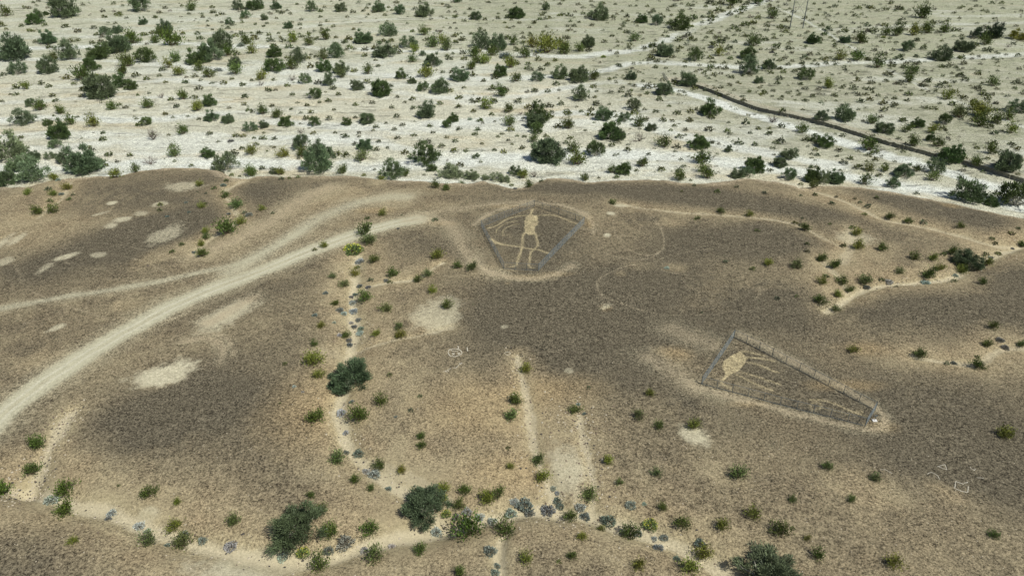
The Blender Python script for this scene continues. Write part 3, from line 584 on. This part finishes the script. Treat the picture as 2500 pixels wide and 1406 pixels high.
for s_ in range(9): a, b = creosote(s_+5, 0); protoC.append((a.mesh('creosote_foliage', [M_LEAF]), b.mesh('creosote_stems', [M_TWIG])))
for s_ in range(5): a, b = brittle(s_); protoB.append((a.mesh('brittlebush_foliage', [M_LEAF]), b.mesh('brittlebush_stems', [M_TWIG])))
for s_ in range(9): a, b = tree(s_+40, (.95, 1.1, .7)[s_ % 3], (1, 1.3, .8)[s_ % 3]); protoT.append((a.mesh('crown', [M_LEAF]), b.mesh('trunk', [M_BARK])))
for s_ in range(4): protoD.append(dead(s_+3).mesh('dead_branches', [M_DEADW]))
protoH = []
for s_ in range(4): a, b = tree(s_+80, 3.0, .95, .09, .0125); protoH.append((a.mesh('crown', [M_LEAF]), b.mesh('trunk', [M_BARK])))
M_FL = flowers(1, True).mesh('flowers', [M_FLOWER]); M_FL2 = flowers(2, False).mesh('flowers', [M_FLOWER])
# ---------------------------------------------------------------- where each plant stands
def place(px, py, wpx):
    d = ray(px, py); L = np.linalg.norm(d); th = -d[2]/L
    x, y, z = ground(px, py-.36*wpx*th)
    s = F0/(y*cP+(CAMZ-z)*sP)
    return x, y, z, wpx/s/2*(1.12 if py < 450 else 1.06)
LAND = [(1300, 585, 'the fenced human figure'), (1930, 935, 'the fenced animal figure'), (1945, 68, 'the two-legged power pole'), (1111, 861, 'the ringed stone face'),
 (2346, 1187, 'the stone square'), (2298, 1138, 'the stone triangle'), (860, 925, 'the big mid-gully tree'), (727, 1310, 'the widest lower-left tree'), (1035, 1250, 'the yellow-edged lower tree'),
 (1858, 1390, 'the bottom-edge tree'), (2360, 635, 'the lone right-hand tree'), (862, 615, 'the yellow-topped brittlebush'), (410, 908, 'the round bare clearing'), (1385, 1140, 'the pale soil fan'),
 (1065, 770, 'the pale soil patch'), (1693, 1060, 'the small ringed clearing'), (590, 1375, 'the bottom sand patch'), (2185, 1380, 'the dark bottom-right bush'), (2250, 870, 'the bush above the fence corner'),
 (1338, 370, 'the round dark wash tree'), (374, 338, 'the black-branched stump'), (369, 395, 'the grey rim skeleton'), (1560, 335, 'the curved dead branches'), (2405, 85, 'the dark green twin trees'),
 (2484, 90, 'the yellow-green corner tree'), (36, 125, 'the tall left-edge tree'), (248, 230, 'the low dome tree'), (1042, 385, 'the dome tree above the rim'), (776, 405, 'the tall rim tree'),
 (1645, 205, 'the cut bank start'), (2150, 350, 'the cut bank middle'), (2362, 470, 'the large rim tree, right'), (540, 95, 'the upper-left tall tree'), (950, 75, 'the upper dark dome tree'),
 (1195, 110, 'the upper twin trees'), (1658, 55, 'the large upper dark tree'), (1733, 265, 'the channel-side round tree'), (1306, 430, 'the bare rim snag'), (85, 430, 'the left rim thicket'),
 (2296, 135, 'the windswept right tree'), (1463, 35, 'the wide upper bush-tree'), (671, 155, 'the stacked dark trees'), (1312, 280, 'the grey mid-wash tree'), (552, 395, 'the drooping rim tree'),
 (2000, 620, 'the pale right slope'), (162, 1240, 'the lower-left bush pair'), (2040, 440, 'the rim tree past the poles')]
ORD = ['closest', 'second', 'third', 'fourth', 'fifth', 'sixth', 'seventh', 'eighth', 'ninth', 'tenth', 'eleventh', 'twelfth', 'thirteenth', 'fourteenth', 'fifteenth', 'sixteenth', 'seventeenth', 'eighteenth']
DIRS = ['right of', 'up-right of', 'straight above', 'up-left of', 'left of', 'down-left of', 'straight below', 'down-right of']
pending = []
def queue(root, px, py, adj, noun, minl=14): pending.append([root, px, py, adj, noun])
def finish_labels():
    import collections
    B = collections.defaultdict(list)
    for e in pending:
        root, px, py, adj, noun = e
        best = min(LAND, key=lambda l: math.hypot(px-l[0], (py-l[1])*1.4) if math.hypot(px-l[0], py-l[1]) > 11 else 1e9)
        a = math.degrees(math.atan2(best[1]-py, px-best[0])) % 360; k = int((a+22.5)//45) % 8
        B[(best[2], k, noun)].append((math.hypot(px-best[0], py-best[1]), e))
    for (ln, k, noun), lst in B.items():
        lst.sort(key=lambda t: t[0])
        for i, (d, (root, px, py, adj, _)) in enumerate(lst):
            o_ = ORD[i] if i < 18 else '%dth' % (i+1)
            for lab in ('%s %s, %s of its kind %s %s' % (adj, noun, o_, DIRS[k], ln), '%s %s, %s %s %s' % (adj, noun, o_, DIRS[k], ln),
                        '%s %s, %s %s %s' % (adj.split()[-1], noun.replace('brown ', '').replace('pale ', ''), o_, DIRS[k], ln)):
                if len(lab.split()) <= 16: break
            root['label'] = lab
def surf(px, py):
    return 'on wash sand' if py < rim_px(px) else 'on gravel'
def plant(name, cat, group, px, py, wpx, pr, color, names, adj, noun, hs=1.0, split=True, extra=None):
    x, y, z, r = place(px, py, wpx)
    rz = random.uniform(0, 6.28)
    root = bpy.data.objects.new(name, None); C.objects.link(root)
    root.location = (x, y, z-.03); root.rotation_euler = (0, 0, rz); root.scale = (r, r, r*hs*random.uniform(.9, 1.1))
    for mesh_, nm in zip(pr, names): obj(nm, mesh_, root, color)
    if extra: obj('flowers', extra, root)
    root['category'] = cat; root['group'] = group
    queue(root, px, py-wpx*.3, adj, noun)
    return root
def jit(c_, a=.18):
    k = 1+random.uniform(-a, a); return tuple(max(.004, v*k*(1+random.uniform(-a/2, a/2))) for v in c_)
creo = sorted(parse(CREO), key=lambda t: -t[2]*(1.0 if t[1] < 420 else 1.25))
small = creo[300:]; creo = creo[:300]
for i, (px, py, wp) in enumerate(creo):
    hue = random.random()
    if hue < .45: col, ad = (.075, .110, .022), 'dark green'
    elif hue < .75: col, ad = (.150, .175, .030), 'olive green'
    else: col, ad = (.105, .145, .045), 'dusty green'
    sz = 'large' if wp > 30 else ('mid-sized' if wp > 20 else 'small')
    plant('creosote_bush', 'bush', 'creosote bushes dotted over wash and mesa', px, py, wp, random.choice(protoC), jit(col), ('foliage', 'stems'), sz+' '+ad, 'creosote bush '+surf(px, py), 1.35 if py < 450 else 1.15)
for px, py, wp in parse(GREY):
    pal = random.random() < .4
    plant('brittlebush', 'shrub', 'grey brittlebushes along the sandy gullies', px, py, wp, random.choice(protoB), jit((.34, .38, .33) if pal else (.17, .195, .165)), ('foliage', 'stems'), 'pale silvery' if pal else 'blue-grey', 'brittlebush mound', .95)
for px, py, wp in parse(YELL):
    plant('flowering_brittlebush', 'shrub', 'brittlebushes in yellow bloom', px, py, wp, random.choice(protoB), (.13, .19, .06), ('foliage', 'stems'), 'green', 'brittlebush in yellow bloom', 1.0, extra=M_FL)
for i, (px, py, wp) in enumerate(parse(TREES)):
    near = py > 600
    k = random.random()
    if 2370 < px < 2440 and py < 110: col, ad = (.035, .062, .028), 'very dark green'
    elif k < .4: col, ad = (.105, .150, .075), 'grey-green'
    elif k < .75: col, ad = (.080, .122, .040), 'dark green'
    else: col, ad = (.125, .165, .085), 'sparse grey'
    if near: col, ad = (.085, .118, .058), 'grey-green'
    pr = protoT[2] if px == 1313 else protoT[i % 9]
    if near: pr = protoH[i % 4]
    sz = 'wide' if wp > 50 else ('mid-sized' if wp > 34 else 'small')
    plant('ironwood_tree', 'tree', 'desert trees of wash and gullies', px, py, wp, pr, jit(col, .12), ('crown', 'trunk'), sz+' '+ad, 'desert tree '+surf(px, py), random.uniform(.8, .95) if near else random.uniform(1.0, 1.4))
for px, py, wp in parse(PALE):
    col = (.20, .20, .035) if px > 2400 else (.21, .25, .14)
    plant('palo_verde_tree', 'tree', 'pale green trees below the rim', px, py, wp, random.choice(protoT), col, ('crown', 'trunk'), 'pale green' if px < 2400 else 'yellow-green', 'palo verde tree', .85)
for i, (px, py, wp) in enumerate(parse(DEAD)):
    x, y, z, r = place(px, py, wp)
    o_ = obj('dead_shrub', protoD[i % 4]); o_.location = (x, y, z); o_.rotation_euler = (0, 0, random.uniform(0, 6)); o_.scale = (r, r, r*random.uniform(.8, 1.2))
    o_['category'] = 'dead shrub'; o_['group'] = 'bare dead shrubs'; queue(o_, px, py-wp*.3, 'leafless', 'dead shrub')
# small scrub: one body of ground cover
def tuft(mb, tl, x, y, z, r, col, n):
    g = rng; az = g.uniform(0, 6.283, n); zz = g.uniform(0.05, 1, n); q = np.sqrt(1-zz*zz); d = np.stack([q*np.cos(az), q*np.sin(az), zz], 1)
    P_ = np.array([x, y, z])+d*r*g.uniform(.25, .85, (n, 1)); leaves(mb, P_, d+g.normal(0, .4, (n, 3)), r*.42, r*.14)
    tl.append(np.tile(np.array([*col, 1.0]), (4*n, 1)))
sc = MB(); tl = []
for px, py, wp in small:
    x, y, z, r = place(px, py, wp); tuft(sc, tl, x, y, z, r, jit(random.choice([(.075, .095, .03), (.11, .125, .04), (.10, .115, .06)])), 70)
cnt = 0; grs = np.random.default_rng(99)
while cnt < 2300:
    px = grs.uniform(-150, 2650); py = grs.uniform(-30, 430)
    dens = (.95 if py < 60 else .5) if px < 1500 else (1.0 if py < 240 else .35)
    if px < 1500: dens *= np.interp(py, [0, 80, 140, 430], [1, .75, .3, .14])
    if grs.random() > dens or py > rim_px(px)-8: continue
    if px < 1450 and grs.random() < .3: continue
    wp = grs.uniform(4, 11) if grs.random() < .75 else grs.uniform(9, 15)
    x, y, z, r = place(px, py, wp)
    tuft(sc, tl, x, y, z, r, jit(random.choice([(.085, .10, .036), (.10, .115, .045), (.13, .14, .085), (.17, .175, .12)])), 34 if wp < 9 else 55); cnt += 1
for _ in range(150):                      # seedlings on the mesa
    px = grs.uniform(-60, 2560); py = grs.uniform(480, 1410)
    if py < rim_px(px)+10: continue
    x, y, z, r = place(px, py, grs.uniform(3, 7)); tuft(sc, tl, x, y, z, r*.9, jit((.12, .13, .07)), 20)
o_ = obj('desert_scrub', sc.mesh('desert_scrub', [M_LEAFS], tint=np.concatenate(tl)))
o_['kind'] = 'stuff'; tag(o_, 'low scattered green and grey scrub covering wash and plain', 'scrub')
# undercut earth bank along the deep channel
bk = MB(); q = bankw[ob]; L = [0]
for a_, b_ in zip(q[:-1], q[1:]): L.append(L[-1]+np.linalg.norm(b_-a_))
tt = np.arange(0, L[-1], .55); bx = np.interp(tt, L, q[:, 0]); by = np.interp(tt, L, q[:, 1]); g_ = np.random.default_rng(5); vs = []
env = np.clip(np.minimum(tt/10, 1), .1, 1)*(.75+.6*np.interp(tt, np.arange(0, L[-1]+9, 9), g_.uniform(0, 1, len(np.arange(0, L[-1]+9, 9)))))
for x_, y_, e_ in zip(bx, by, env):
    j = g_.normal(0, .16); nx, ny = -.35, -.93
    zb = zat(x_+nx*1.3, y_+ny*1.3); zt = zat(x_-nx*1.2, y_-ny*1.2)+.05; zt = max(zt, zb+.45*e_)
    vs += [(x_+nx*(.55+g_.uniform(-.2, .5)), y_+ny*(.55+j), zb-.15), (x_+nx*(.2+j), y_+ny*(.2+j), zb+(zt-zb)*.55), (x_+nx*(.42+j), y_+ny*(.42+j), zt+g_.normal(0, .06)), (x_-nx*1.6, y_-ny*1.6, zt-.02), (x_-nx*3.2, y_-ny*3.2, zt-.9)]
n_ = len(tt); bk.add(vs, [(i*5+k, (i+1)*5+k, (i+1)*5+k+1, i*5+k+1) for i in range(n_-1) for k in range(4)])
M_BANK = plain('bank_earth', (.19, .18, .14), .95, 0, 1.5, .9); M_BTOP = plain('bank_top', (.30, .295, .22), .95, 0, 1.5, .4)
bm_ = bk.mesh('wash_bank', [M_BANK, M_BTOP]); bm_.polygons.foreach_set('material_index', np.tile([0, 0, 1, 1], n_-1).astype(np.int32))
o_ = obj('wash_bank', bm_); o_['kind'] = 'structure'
# loose stones
def rock(mb, x, y, z, r, tone=.5, m=0, flat=.6):
    v = np.array([(1, 0, 0), (.3, .9, 0), (-.8, .6, 0), (-.9, -.5, 0), (.2, -1, 0), (.1, .1, 1), (0, 0, -.3)])*rng.uniform(.75, 1.25, (7, 3))*r*np.array([1, 1, flat])
    a = rng.uniform(0, 6.28); ca_, sa_ = math.cos(a), math.sin(a); v = np.stack([v[:, 0]*ca_-v[:, 1]*sa_, v[:, 0]*sa_+v[:, 1]*ca_, v[:, 2]], 1)+(x, y, z)
    mb.add(v, [(0, 1, 5), (1, 2, 5), (2, 3, 5), (3, 4, 5), (4, 0, 5), (1, 0, 6), (2, 1, 6), (3, 2, 6), (4, 3, 6), (0, 4, 6)], m, tone)
st = MB(); mats = [plain('pale_gravel', (.44, .39, .29)), plain('brown_gravel', (.16, .125, .09)), plain('dark_gravel', (.075, .068, .058))]
gul = [smooth(poly(g_[0], -.7), 4) for g_ in GULLY[:7]]
for k in range(5200):
    if k % 3 == 0:
        q = random.choice(gul); t = random.randint(0, len(q)-2); f = random.random(); x, y = q[t]*(1-f)+q[t+1]*f; x += random.gauss(0, 2); y += random.gauss(0, 2); r = random.uniform(.06, .26)
    else: px, py = random.uniform(-100, 2600), random.uniform(470, 1450); x, y = at(px, py); r = random.uniform(.04, .12)
    if y > np.interp(x, rimw[:, 0], rimw[:, 1])-2 or y < 55: continue
    rock(st, x, y, zat(x, y), r, .5, random.choice([0, 0, 1, 2]))
o_ = obj('loose_stones', st.mesh('loose_stones', mats)); o_['kind'] = 'stuff'; tag(o_, 'loose pale and dark stones strewn over the gravel and gullies', 'stones')
# ---------------------------------------------------------------- stone outlines laid on the mesa
def outline(name, label, strokes, org, r=.11):
    mb = MB(); ox, oy, s = org
    for pts in strokes:
        q = smooth(np.array([ground(ox+a/s, oy+b/s)[:2] for a, b in pts]), 2) if len(pts) > 4 else np.array([ground(ox+a/s, oy+b/s)[:2] for a, b in pts])
        for a, b in zip(q[:-1], q[1:]):
            n = max(1, int(np.linalg.norm(b-a)/(r*1.25)))
            for k in range(n):
                p = a+(b-a)*(k+random.uniform(0, .6))/n; rock(mb, p[0]+random.gauss(0, .02), p[1]+random.gauss(0, .02), zat(*p), r*random.uniform(.75, 1.25))
    o_ = obj(name, mb.mesh(name, [M_STONE])); tag(o_, label, 'stone outline', 'white stone drawings on the gravel')
OA = (1060, 830, 7.28); OB = (2250, 1110, 7.28)
outline('stone_ring', 'white stone ring with two crosses for eyes, a drawn face on dark gravel',
 [[(250, 200), (275, 160), (340, 155), (400, 158), (460, 175), (495, 215), (490, 240), (440, 275), (345, 297), (280, 280), (250, 235), (250, 200)], [(320, 228), (365, 262)], [(362, 225), (325, 262)], [(415, 225), (458, 250)], [(460, 222), (425, 252)], [(295, 180), (330, 195), (360, 188), (390, 198), (430, 192)], [(415, 100), (438, 150), (395, 158)]], OA)
outline('stone_bar', 'short straight white stone bar just right of the ringed face', [[(583, 130), (590, 195)], [(588, 130), (595, 195)]], OA, .1)
outline('stone_oval', 'small flat white stone oval far right of the ringed face', [[(1240, 235), (1270, 215), (1330, 212), (1365, 235), (1345, 262), (1290, 265), (1260, 250)]], OA, .08)
outline('stone_flower', 'thin stone stem with a round head below the ringed face', [[(165, 560), (230, 535), (300, 500)], [(335, 490), (385, 495), (420, 460), (455, 430)], [(445, 415), (475, 400), (500, 415), (480, 430), (450, 425), (470, 415)], [(200, 545), (235, 575)], [(235, 530), (262, 560)]], OA, .075)
outline('stone_triangle', 'small white stone triangle above the stone square', [[(280, 208), (355, 185), (415, 170)], [(415, 170), (450, 262)], [(450, 262), (300, 208)]], OB, .07)
outline('stone_square', 'open white stone square with one missing side piece, lower right', [[(600, 468), (755, 522)], [(602, 470), (590, 590)], [(590, 590), (690, 635), (808, 665)], [(815, 665), (835, 555)], [(755, 500), (820, 485), (835, 500)]], OB, .085)
outline('stone_arc', 'curved white stone arc left of the stone square', [[(100, 345), (125, 318), (185, 310), (245, 335), (290, 375), (318, 430)]], OB, .065)
outline('stone_line', 'short thin stone line right of the stone square', [[(980, 402), (1110, 412)]], OB, .06)
outline('stone_hook', 'small hooked stone curl up and right of the stone square', [[(865, 215), (880, 245), (935, 272), (962, 245)]], OB, .07)
outline('faint_stone_arc', 'faint stone arc well left of the stone triangle', [[(-730, 260), (-640, 262), (-520, 330)]], OB, .055)
# ---------------------------------------------------------------- fences
POST = 1.9
def fence(name, label, org, base, gate=None):
    ox, oy, s = org; pts = [np.array(ground(ox+a/s, oy+b/s)) for a, b in base]
    root = bpy.data.objects.new(name, None); C.objects.link(root); root.location = pts[0]; tag(root, label, 'fence', 'chain-link enclosures round the ground figures')
    o0 = pts[0]
    for i in range(len(pts)):
        a, b = pts[i], pts[(i+1) % len(pts)]; L = np.linalg.norm((b-a)[:2]); n = max(1, round(L/3.05)); d = (b-a)/L
        wire = MB(); rail = MB(); top = []
        def bp(t): p = a+(b-a)*t; return np.array([p[0], p[1], zat(p[0], p[1])])
        for k in range(n):
            p = bp(k/n)-o0; h = POST+.12 if k == 0 else POST; w_ = .055 if k == 0 else .042
            m_ = MB(); tube(m_, [p-(0, 0, .2), p+(0, 0, h*.5), p+(0, 0, h)], [w_*1.35]*3, 6); obj('post', m_.mesh('post', [M_GALV]), root)
        q = [bp(k/n)-o0 for k in range(n+1)]
        tube(rail, [p+(0, 0, POST-.03) for p in q], [.034]*(n+1), 5); tube(rail, [p+(0, 0, .06) for p in q], [.03]*(n+1), 4)
        step = .16; nw = int((L+POST)/step)
        for sg in (1, -1):
            for k in range(nw):
                t0 = k*step-(POST if sg > 0 else 0); t1 = t0+POST*sg if sg > 0 else t0-POST
                z0, z1 = .05, POST-.05
                e0, e1 = t0, t0+sg*POST
                if sg < 0: e0, e1 = t0+0, t0-POST
                # clip to the panel run
                def cl(ta, za, tb, zb):
                    if abs(tb-ta) < 1e-6: return None
                    u0, u1 = 0., 1.
                    for lim, dr_ in ((0, 1), (L, -1)):
                        fa = (ta-lim)*dr_; fb = (tb-lim)*dr_
                        if fa < 0 and fb < 0: return None
                        if fa < 0: u0 = max(u0, fa/(fa-fb))
                        if fb < 0: u1 = min(u1, fa/(fa-fb))
                    if u1 <= u0: return None
                    return (ta+(tb-ta)*u0, za+(zb-za)*u0, ta+(tb-ta)*u1, za+(zb-za)*u1)
                r_ = cl(e0, z0, e1, z1)
                if r_ is None: continue
                A = bp(r_[0]/L)-o0+(0, 0, r_[1]); B_ = bp(r_[2]/L)-o0+(0, 0, r_[3])
                tube(wire, [A, B_], [.0042, .0042], 3)
        obj('top_rail', rail.mesh('top_rail', [M_GALV]), root); obj('wire_mesh', wire.mesh('wire_mesh', [M_GALV]), root)
    return root, pts
fence('chain_link_fence', 'five-sided chain-link fence enclosing the giant human ground figure', FIG1, FENCE1)
fence('chain_link_fence', 'long wedge-shaped chain-link fence enclosing the striped animal ground figure', FIG2, FENCE2)
# marker stake on a white block beside the wedge-shaped fence
x, y, z = ground(2135, 1027)
rt = bpy.data.objects.new('marker_post', None); C.objects.link(rt); rt.location = (x, y, z); tag(rt, 'short marker post on a white concrete base at the pointed fence end', 'marker post')
m_ = MB(); box(m_, (0, 0, -.05), .8, .6, .2); obj('base', m_.mesh('base', [M_CONC]), rt)
m_ = MB(); tube(m_, [(0, 0, .1), (0, .0, 1.15)], [.05, .05], 6); box(m_, (0, -.02, 1.1), .5, .06, .25); obj('post', m_.mesh('post', [M_GALV]), rt)
# ---------------------------------------------------------------- power pole (two legs, cross braces)
a = np.array(ground(1928, 71)); b = np.array(ground(1961, 71)); b[1] = a[1]+.3; o0 = (a+b)/2; H_ = 31.0
rt = bpy.data.objects.new('power_pole', None); C.objects.link(rt); rt.location = o0; tag(rt, 'tall two-legged grey power pole with crossed braces on the far plain', 'power pole')
for p in (a, b): m_ = MB(); q = p-o0; tube(m_, [q-(0, 0, .5), q+(0, 0, H_/2), q+(0, 0, H_)], [.32, .26, .2], 8); obj('leg', m_.mesh('leg', [M_POLE]), rt)
hw = (b[0]-a[0])/2
m_ = MB(); tube(m_, [(-hw, 0, 8), (hw, .2, 18.5)], [.08]*2, 5); obj('brace', m_.mesh('brace', [M_POLE]), rt)
m_ = MB(); tube(m_, [(-hw, .3, 18.5), (hw, .4, 8)], [.08]*2, 5); obj('brace', m_.mesh('brace', [M_POLE]), rt)
m_ = MB(); tube(m_, [(-hw-4, 0, 27), (hw+4, 0, 27)], [.16]*2, 6); obj('crossarm', m_.mesh('crossarm', [M_POLE]), rt)
for dx in (-hw-3.6, 0, hw+3.6):
    m_ = MB(); tube(m_, [(dx, 0, 27), (dx, 0, 26), (dx, 0, 25)], [.06, .16, .06], 6); obj('insulator', m_.mesh('insulator', [M_POLE]), rt)
# black boulder by the channel
m_ = MB(); x, y, z = ground(1884, 129)
for dx, dz, r_ in ((-.9, .0, 1.0), (.4, .1, 1.3), (1.3, -.1, .9)): rock(m_, dx, dx*.3, dz, r_, .5, 0, .9)
o_ = obj('black_boulder', m_.mesh('black_boulder', [M_DARKROCK])); o_.location = (x, y, z); tag(o_, 'black boulder outcrop at the edge of the pale channel below the pole', 'boulder')
finish_labels()
print('objects', len(bpy.data.objects), 'ground', NX, NY)
